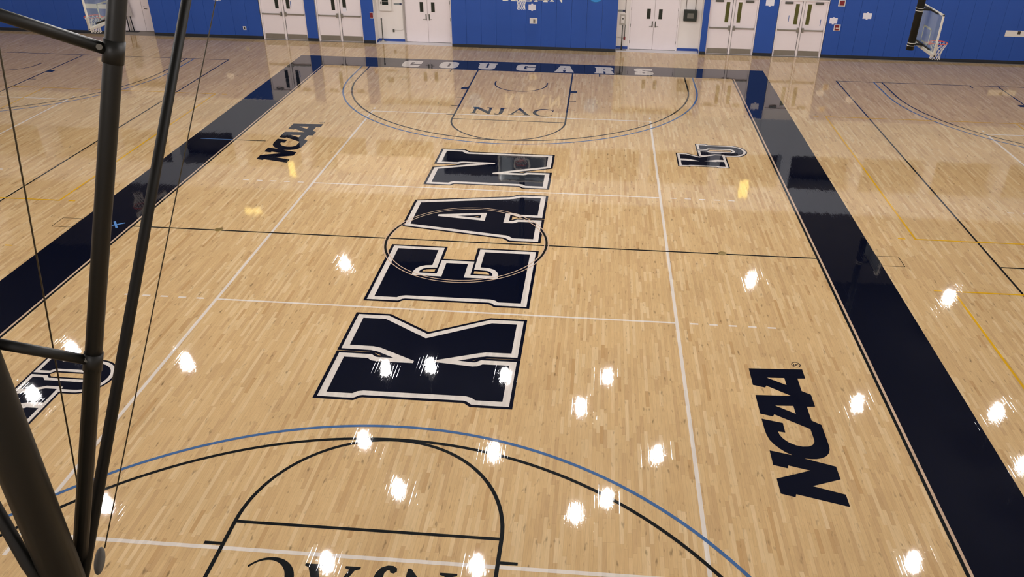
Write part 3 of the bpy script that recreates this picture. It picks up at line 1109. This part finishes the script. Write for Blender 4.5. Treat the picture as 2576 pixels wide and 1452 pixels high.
plate('alarm_pull', -6.83, -6.68, 1.03, 1.27, 17.965, PLASTIC, 'dark red pull station on the narrow pad left of the left alcove', 'fire alarm', 0.015,
      [('pull_box', -0.065, 0.055, -0.08, 0.11, RED, 0.03)])
plate('socket_box', -12.425, -12.285, 0.36, 0.51, 18.115, PLASTIC, 'small white wall socket low on the left blue pads', 'outlet', 0.012,
      [('outlet_slot', -0.03, 0.03, -0.05, 0.05, DARKP, 0.004)])
plate('connector_panel', 18.88, 20.0, 1.08, 1.31, 18.115, PLASTIC, 'long white connector panel on the blue wall right of the right basket', 'panel', 0.02,
      [('connector_slot', -0.10, 0.02, -0.02, 0.10, DARKP, 0.006)])
plate('connector_panel', -19.25, -18.2, 1.05, 1.24, 18.115, PLASTIC, 'long white connector panel on the blue wall behind the left basket', 'panel', 0.02)
# left alcove
plate('wall_cabinet', -6.51, -6.00, 1.27, 1.95, 18.49, PLASTIC, 'white cabinet with dark display on the left alcove wall', 'cabinet', 0.12,
      [('display', -0.13, 0.13, -0.10, 0.14, GLASSD, 0.006), ('display_bezel', -0.13, 0.13, 0.02, 0.06, SPKG, 0.01)])
plate('keypad', -6.445, -6.41, 1.54, 1.64, 18.36, DARKP, 'tiny dark keypad left of the cabinet display', 'keypad', 0.02)
plate('room_sign', -5.92, -5.585, 1.50, 1.58, 18.49, SIGNG, 'grey and navy room sign beside the left alcove doors', 'sign', 0.01,
      [('navy_end', 0.08, 0.17, -0.035, 0.035, SIGNN, 0.002)])
t = thing('power_socket', 'small dark socket with conduit on the left alcove wall', 'outlet', (-6.0, 18.49, 0.45))
bm = BM()
box(bm, -0.035, 0.035, -0.05, 0, -0.06, 0.06, 0.006)
obj('socket_box', bm, STEELD, t)
bm = BM()
tube(bm, [(0.03, -0.02, 0.03), (0.33, -0.02, 0.03), (0.40, -0.02, 0.06), (0.43, -0.02, 0.12), (0.43, -0.02, 1.9)], 0.011, 8)
obj('conduit', bm, PLASTIC, t)
bm = BM()
box(bm, -5.53 + 0.01, -5.53 - 0.06 + 0.01 + 0.13, 18.40, 18.44, 0.004, 2.6, 0.004)
o = obj('cable_raceway', bm, mat('grey_raceway', (160, 152, 148), 0.5))
tag(o, 'tall grey raceway strip left of the left alcove doors', 'raceway')


def net_post(x, y, label, h=0.95):
    t = thing('net_post', label, 'post', (x, y, 0), 0, 'loose posts standing in the alcoves')
    bm = BM()
    tube(bm, [(0, 0, 0.03), (0, 0, h)], 0.022, 12)
    obj('tube', bm, STEELD, t)
    bm = BM()
    tube(bm, [(0, 0, h - 0.05), (0, 0, h + 0.03)], 0.032, 12)
    obj('top_collar', bm, STEELD, t)
    bm = BM()
    tube(bm, [(0, 0, 0.006), (0, 0, 0.03), (0, 0, 0.05), (0, 0, 0.10)], [0.13, 0.12, 0.045, 0.03], 20)
    obj('base', bm, PADGREY, t)
    return t


net_post(-6.45, 18.30, 'thin grey floor post standing alone in the left alcove')
# right alcove: post under wall phone
t = thing('floor_post', 'tall grey post on a square plate in front of the wall phone', 'post', (3.67, 18.24, 0))
bm = BM()
tube(bm, [(0, 0, 0.012), (0, 0, 1.02)], 0.026, 12)
obj('tube', bm, STEELD, t)
bm = BM()
box(bm, -0.2, 0.2, -0.09, 0.09, 0.005, 0.03, 0.006)
obj('base_plate', bm, STEEL, t)
t = thing('wall_phone', 'white wall phone on a pale backing plate in the right alcove', 'phone', (3.67, 18.49, 1.2))
bm = BM()
box(bm, -0.13, 0.12, -0.02, 0, -0.22, 0.2, 0.006)
obj('backing_plate', bm, PADGREY, t)
bm = BM()
box(bm, -0.085, 0.075, -0.075, -0.02, -0.14, 0.14, 0.02)
h = obj('phone_body', bm, PLASTIC, t)
bm = BM()
tube(bm, [(0.0, -0.074, 0.04), (0.0, -0.082, 0.04)], 0.028, 14)
obj('dial', bm, DARKP, h)
t = thing('conduit_run', 'grey conduit with dark socket below the wall phone', 'conduit', (3.78, 18.49, 0.45))
bm = BM()
tube(bm, [(0, -0.02, 0.05), (0, -0.02, 0.54)], 0.014, 8)
obj('riser', bm, STEELD, t)
bm = BM()
box(bm, -0.035, 0.035, -0.05, 0, -0.07, 0.06, 0.006)
obj('socket_box', bm, RED, t)
bm = BM()
tube(bm, [(-0.035, -0.02, 0.0), (-0.2, -0.02, 0.01), (-0.33, -0.02, 0.04)], 0.01, 8)
obj('side_conduit', bm, PADGREY, t)
t = thing('upper_conduit', 'thin dark conduit rising beside the right alcove sign', 'conduit', (3.76, 18.49, 1.46))
bm = BM()
tube(bm, [(0, -0.02, 0), (-0.01, -0.02, 1.15)], 0.012, 8)
obj('riser', bm, STEELD, t)
plate('room_sign', 3.45, 3.745, 1.50, 1.585, 18.49, SIGNG, 'grey and navy room sign above the wall phone', 'sign', 0.01,
      [('navy_end', 0.05, 0.14, -0.035, 0.035, SIGNN, 0.002)])
t = thing('wall_speaker', 'black square speaker box hung on two rods in the right alcove', 'speaker', (6.40, 18.49, 1.46))
bm = BM()
box(bm, -0.265, 0.265, -0.20, -0.01, -0.22, 0.22, 0.015)
sp_ = obj('housing', bm, SPKB, t)
bm = BM()
box(bm, -0.13, 0.13, -0.212, -0.20, -0.10, 0.10, 0.005)
obj('grille', bm, SPKG, sp_)
for s in (-1, 1):
    bm = BM()
    tube(bm, [(s * 0.19, -0.05, 0.21), (s * 0.19, -0.05, 1.18)], 0.012, 8)
    obj('hanging_rod', bm, STEEL, t)

# serif school name and round emblems high on the centre pads
serif = {
    'K': ([(0, 0), (.42, 0), (.42, .05), (.31, .07), (.31, .38), (.40, .47), (.66, .10), (.60, .05), (.60, 0), (1, 0), (1, .05), (.92, .08), (.55, .60), (.82, .90), (.95, .95), (.95, 1), (.62, 1), (.62, .95), (.70, .92), (.31, .50), (.31, .93), (.42, .95), (.42, 1), (0, 1), (0, .95), (.11, .93), (.11, .07), (0, .05)], None),
    'E': ([(0, 0), (.92, 0), (.96, .28), (.90, .28), (.80, .08), (.36, .07), (.36, .47), (.58, .47), (.64, .36), (.69, .36), (.69, .67), (.64, .67), (.58, .55), (.36, .54), (.36, .93), (.76, .92), (.84, .76), (.89, .76), (.87, 1), (0, 1), (0, .95), (.13, .93), (.13, .07), (0, .05)], None)}
nNs = [((x + 1.325) / 0.71, (y - 9.14) / 0.70) for x, y in nN]
nAs = [((x + 0.085) / 0.717, (y - 9.17) / 0.695) for x, y in nA]
nAhs = [((x + 0.085) / 0.717, (y - 9.17) / 0.695) for x, y in nAh]
serif['N'] = (nNs, None)
serif['A'] = (nAs, nAhs)
for ch, x0 in (('K', -1.26), ('E', -0.60), ('A', 0.02), ('N', 0.66)):
    o_, h_ = serif[ch]
    T = lambda l: [(p[0] * 0.56, p[1] * 0.56) for p in l]
    bm = BM()
    prism(bm, [ccw(T(o_))] + ([ccw(T(h_))[::-1]] if h_ else []), -0.012, 0.0)
    o = obj('sign_letter', bm, LETTERW)
    o.location = (x0, 17.874, 1.91)
    tag(o, 'cream serif letter %s high on the centre blue pads' % ch, 'letter', 'school name letters on the centre pads')
for x, zc, side in ((-2.5, 2.255, 'left'), (2.5, 2.285, 'right')):
    t = thing('round_emblem', 'round light blue emblem on the pads, %s of the school name letters' % side, 'emblem', (x, 17.874, zc), 0, 'round emblems beside the school name')
    bm = BM()
    prism(bm, [(0.36 * cos(2 * pi * i / 40), 0.36 * sin(2 * pi * i / 40)) for i in range(40)], -0.008, 0)
    obj('emblem_edge', bm, BALL2, t)
    bm = BM()
    prism(bm, [(0.02 + 0.325 * cos(2 * pi * i / 40), 0.015 + 0.33 * sin(2 * pi * i / 40)) for i in range(40)], -0.012, -0.008)
    obj('emblem_face', bm, BALL1, t)
    bm = BM()
    prism(bm, [(0.20, -0.16), (0.29, -0.14), (0.33, -0.02), (0.24, -0.06)], -0.015, -0.012)
    obj('emblem_patch', bm, BALL3, t)

t = thing('wall_banner', 'long pale banner high on the left of the far wall, seen mirrored in the floor', 'banner', (-6.8, 18.16, 5.5))
bm = BM()
box(bm, -2.2, 2.2, -0.012, 0, -0.42, 0.45)
obj('banner_cloth', bm, mat('pale_banner_cloth', (214, 208, 198), 0.7), t)
bm = BM()
tube(bm, [(-2.25, -0.01, 0.46), (2.25, -0.01, 0.46)], 0.02, 8)
obj('banner_rod', bm, STEEL, t)

# folded flip chart easel beside the recessed door
t = thing('easel', 'folded flip chart easel leaning by the far left white doors', 'easel', (-17.78, 18.62, 0))
bm = BM()
prism(bm, [(-0.10, 0.66), (0.30, 0.66), (0.20, 1.55), (-0.10, 1.6)], -0.02, 0.01)
obj('paper_pad', bm, EASELW, t)
for a, b in ((-0.02, 0.0), (0.20, 0.10), (0.09, 0.05)):
    bm = BM()
    tube(bm, [(a, 0.02, 0.005), (b, 0.0, 1.5)], 0.022, 8)
    obj('leg', bm, PADBASE if a != 0.09 else PADGREY, t)
bm = BM()
box(bm, -0.15, 0.42, -0.06, 0.06, 0.003, 0.03, 0.008)
obj('foot_bar', bm, PADBASE, t)


# ------------------------------------------------------------------ baskets
def basket(label, loc, rz, mast_y=-0.14, brace=None, mast_r=0.1):
    """board face at local y=0 looking to +y; rim in front, mast behind up to the roof"""
    t = thing('basketball_backstop', label, 'basketball hoop', loc, rz, 'ceiling-hung basketball backstops')
    H = 0.915
    bm = BM()
    box(bm, -H + 0.03, H - 0.03, -0.03, -0.018, 2.93, 3.94)
    bd = obj('glass_board', bm, GLASS, t)
    bm = BM()
    for q in ((-H, -H + 0.045, 2.9, 3.97), (H - 0.045, H, 2.9, 3.97), (-H, H, 3.925, 3.97), (-H, H, 2.9, 2.945)):
        box(bm, q[0], q[1], -0.045, 0.0, q[2], q[3], 0.004)
    obj('board_frame', bm, BFRAME, bd)
    bm = BM()
    for q in ((-0.305, -0.255, 3.02, 3.475), (0.255, 0.305, 3.02, 3.475), (-0.305, 0.305, 3.425, 3.475), (-0.305, 0.305, 3.02, 3.07)):
        box(bm, q[0], q[1], -0.018, -0.014, q[2], q[3])
    obj('target_square', bm, BFRAME, bd)
    bm = BM()
    box(bm, -H - 0.02, H + 0.02, -0.06, 0.02, 2.85, 2.93, 0.02)
    for s in (-1, 1):
        a, b = sorted((s * (H - 0.03), s * (H + 0.02)))
        box(bm, a, b, -0.06, 0.02, 2.86, 3.24, 0.018)
    obj('corner_padding', bm, PADGREY, bd)
    # rim
    bm = BM()
    ring_tube(bm, (0, 0.38, 3.05), 0.232, 0.011, 36, 8)
    for s in (-1, 1):
        tube(bm, [(s * 0.07, 0.0, 3.0), (s * 0.10, 0.17, 3.04)], 0.01, 8)
    box(bm, -0.08, 0.08, -0.01, 0.15, 3.0, 3.05, 0.01)
    rm = obj('rim', bm, ORANGE, t)
    # net: crossing cords
    bm = BM()
    N_ = 12
    lev = [(3.045, 0.228), (2.95, 0.19), (2.85, 0.15), (2.75, 0.125), (2.66, 0.13), (2.60, 0.14)]
    for k in range(N_):
        for d in (-1, 1):
            pts = []
            for i, (z, r) in enumerate(lev):
                a = 2 * pi * (k + d * 0.5 * i) / N_
                pts.append((r * cos(a), 0.38 + r * sin(a), z))
            tube(bm, pts, 0.0055, 4, cap=False)
    obj('net', bm, NETW, rm)
    # mast
    bm = BM()
    tube(bm, [(0, mast_y - 0.03, 2.83), (0, mast_y + 0.0, 6.0), (0, mast_y + 0.04, 10.5)], mast_r, 20)
    ms = obj('mast', bm, PIPE, t)
    for z in (2.99, 3.93):
        bm = BM()
        for dz in (-0.035, 0.035):
            ring_tube(bm, (0, mast_y - 0.025, z + dz), mast_r + 0.004, 0.008, 24, 6)
        obj('clamp', bm, BFRAME, ms)
        bm = BM()
        box(bm, -0.05, 0.05, mast_y, -0.045, z - 0.025, z + 0.025, 0.006)
        box(bm, -0.6, 0.6, -0.075, -0.045, z - 0.02, z + 0.02, 0.004)
        obj('mounting_arm', bm, PIPE, t)
    return t


base_near = (0, -13.11, 0)
near = basket('near basketball backstop whose dark pipes rise at the left edge', base_near, 0, mast_y=-0.115)


def wp(p):
    return (p[0] - base_near[0], p[1] - base_near[1], p[2])


def ext(a, b, z):
    """carry the line a->b on to height z"""
    k = (z - a[2]) / (b[2] - a[2])
    return tuple(a[i] + (b[i] - a[i]) * k for i in range(3))


A0, A1 = (0.0, -13.127, 4.531), (0.706, -12.625, 7.496)
B0, B1 = (0.05, -13.151, 4.562), (-0.069, -10.54, 7.069)
for a, b, r in ((A0, A1, 0.040), (B0, B1, 0.0325)):
    bm = BM()
    tube(bm, [wp(ext(a, b, 4.36)), wp(ext(a, b, 10.5))], r, 16)
    obj('brace_pipe', bm, PIPE, near)
C0, C1 = (-0.10, -13.33, 4.80), (-0.24, -13.25, 5.10)
D0, D1 = (-0.105, -13.34, 4.78), (-0.368, -13.101, 4.95)
bm = BM()
tube(bm, [wp((-0.02, -13.32, 4.45)), wp((-0.105, -13.305, 4.78)), wp((-0.37, -13.12, 5.24)), wp((-0.85, -12.79, 6.07))], 0.033, 14)
obj('brace_pipe', bm, PIPE, near)
# cross braces from the mast to the front pipe
def onA(z):
    return ext(A0, A1, z)


for zm, za in ((7.77, 7.33), (6.14, 5.84)):
    bm = BM()
    p, q = (0.0, -13.19, zm), onA(za)
    tube(bm, [wp(p), wp(q)], 0.026, 14)
    cb = obj('cross_brace', bm, PIPE, near)
    d = (Vector(q) - Vector(p))
    c = Vector(q) - d * 0.06
    bm = BM()
    vw = (Vector((CX, CY, CZ)) - c).normalized()
    tube(bm, [wp(c - vw * 0.02), wp(c + vw * 0.030)], 0.013, 12)
    obj('bolt_head', bm, BOLT, cb)
    bm = BM()
    ad = (Vector(A1) - Vector(A0)).normalized()
    tube(bm, [wp(Vector(q) - ad * 0.05), wp(Vector(q) + ad * 0.05)], 0.045, 16)
    obj('pipe_collar', bm, PIPE, cb)
bm = BM()
ca, cb_ = (0.0, -12.918, 5.01), (0.0, -12.468, 7.259)
tube(bm, [wp((0.0, -12.95, 4.85)), wp(ext(ca, cb_, 10.5))], 0.0042, 6)
obj('cable', bm, CABLE, near)
bm = BM()
ca, cb_ = (0.0, -12.897, 4.46), (0.0, -10.188, 7.078)
tube(bm, [wp(ca), wp(ext(ca, cb_, 10.5))], 0.0042, 6)
obj('cable', bm, CABLE, near)
bm = BM()
tube(bm, [wp((-0.50, -13.05, 4.95)), wp((-0.62, -13.02, 5.5))], 0.004, 6)
obj('cable', bm, CABLE, near)
# pulley block at the foot of the cable
pc = Vector((0.0, -12.965, 4.43))
bm = BM()
bmesh.ops.create_uvsphere(bm, u_segments=20, v_segments=12, radius=1.0)
bmesh.ops.scale(bm, verts=bm.verts, vec=(0.030, 0.028, 0.080))
bmesh.ops.rotate(bm, verts=bm.verts, matrix=Matrix.Rotation(radians(-38), 3, 'X'))
bmesh.ops.translate(bm, verts=bm.verts, vec=Vector(wp(pc)))
pb = obj('pulley_block', bm, PULLEY, near, smooth=True)
bm = BM()
tube(bm, [wp((0.0, -13.02, 4.345)), wp((0.0, -13.05, 4.30)), wp((0.0, -13.13, 4.30)), wp((0.0, -13.15, 4.36))], 0.012, 8)
obj('pulley_hook', bm, BOLT, pb)
bm = BM()
box(bm, -0.10, 0.07, 0.02 - 0.19, 0.04, 4.26, 4.37, 0.02)
obj('foot_bracket', bm, PIPE, near)

far = basket('far basketball backstop at the end of the main court, only its net showing', (0, 13.11, 0), pi, mast_y=-0.115)
basket('side basketball backstop hanging in front of the right blue wall', (11.83, 7.6, 0), -pi / 2, mast_y=-0.33)
basket('side basketball backstop mostly hidden behind the left pipes', (-11.83, 7.47, 0), pi / 2, mast_y=-0.33)

# ------------------------------------------------------------------ lamps
lamp0 = thing('ceiling_lamp', 'round high-bay ceiling lamp, of a set partly mirrored in the floor, partly added for light', 'lamp', (0, 0, 9.0), 0, 'high-bay lamps over the courts')
bm = BM()
tube(bm, [(0, 0, 0.0), (0, 0, 0.05), (0, 0, 0.22), (0, 0, 0.34), (0, 0, 0.5)], [0.39, 0.385, 0.28, 0.12, 0.08], 24)
obj('reflector_housing', bm, LAMPSH, lamp0, smooth=True)
bm = BM()
tube(bm, [(0, 0, -0.44), (0, 0, -0.41), (0, 0, -0.26), (0, 0, -0.001)], [0.12, 0.20, 0.26, 0.28], 24)
obj('lens', bm, LENS, lamp0)
bm = BM()
tube(bm, [(0, 0, 0.5), (0, 0, 1.5)], 0.015, 8)
obj('hanging_stem', bm, LAMPSH, lamp0)
lamps = [(-8.0, 14.6), (9.8, 14.9), (17.9, 14.2), (-11.5, 6.7), (-4.3, 7.0), (-2.76, 7.32), (0.02, 6.98), (3.63, 7.28), (2.74, 5.48),
         (12.18, 6.56), (16.77, 6.5), (-4.06, 3.16), (0.11, 2.99), (5.2, 3.34), (-2.49, 1.14), (3.63, 1.29), (2.75, 0.66),
         (-10.67, -0.2), (-3.74, -1.69), (0.22, -1.47), (11.85, -0.32), (16.55, 3.89), (-16.0, 7.05), (-15.85, 4.46),
         (-19.5, -0.5), (20.5, -0.5), (-21, 8), (22, 8), (-7.8, -5), (7.8, -5), (-15.5, -6), (15.5, -6), (0, -6.5),  # this row and the next: extra unseen lamps added to light the floor
         (-4.5, -11), (4.5, -11), (-12, -12), (12, -12), (-20, -13), (20, -13), (0, -16.5), (-8, -18), (9, -18)]
for i, (x, y) in enumerate(lamps):
    o = lamp0 if i == 0 else copy_tree(lamp0)
    o.location = (x, y, 9.0)
    if i < 3:
        o.scale = (0.62, 0.62, 1)
for x, y, z, sx, sz, lab in ((9.54, 18.16, 5.95, 0.20, 0.42, 'warm yellow wall lamp high on the right of the far wall'),
                              (-13.4, 18.16, 8.15, 0.42, 0.14, 'wide warm yellow wall lamp high on the left of the far wall'),
                              (-11.2, 18.16, 5.9, 0.14, 0.35, 'narrow warm yellow wall lamp left of the wide one')):
    t = thing('wall_lamp', lab, 'lamp', (x, y, z))
    bm = BM()
    box(bm, -sx - 0.03, sx + 0.03, -0.05, 0, -sz - 0.03, sz + 0.03, 0.01)
    obj('lamp_body', bm, LAMPSH, t)
    bm = BM()
    box(bm, -sx, sx, -0.06, -0.05, -sz, sz)
    obj('lamp_glass', bm, WARM, t)
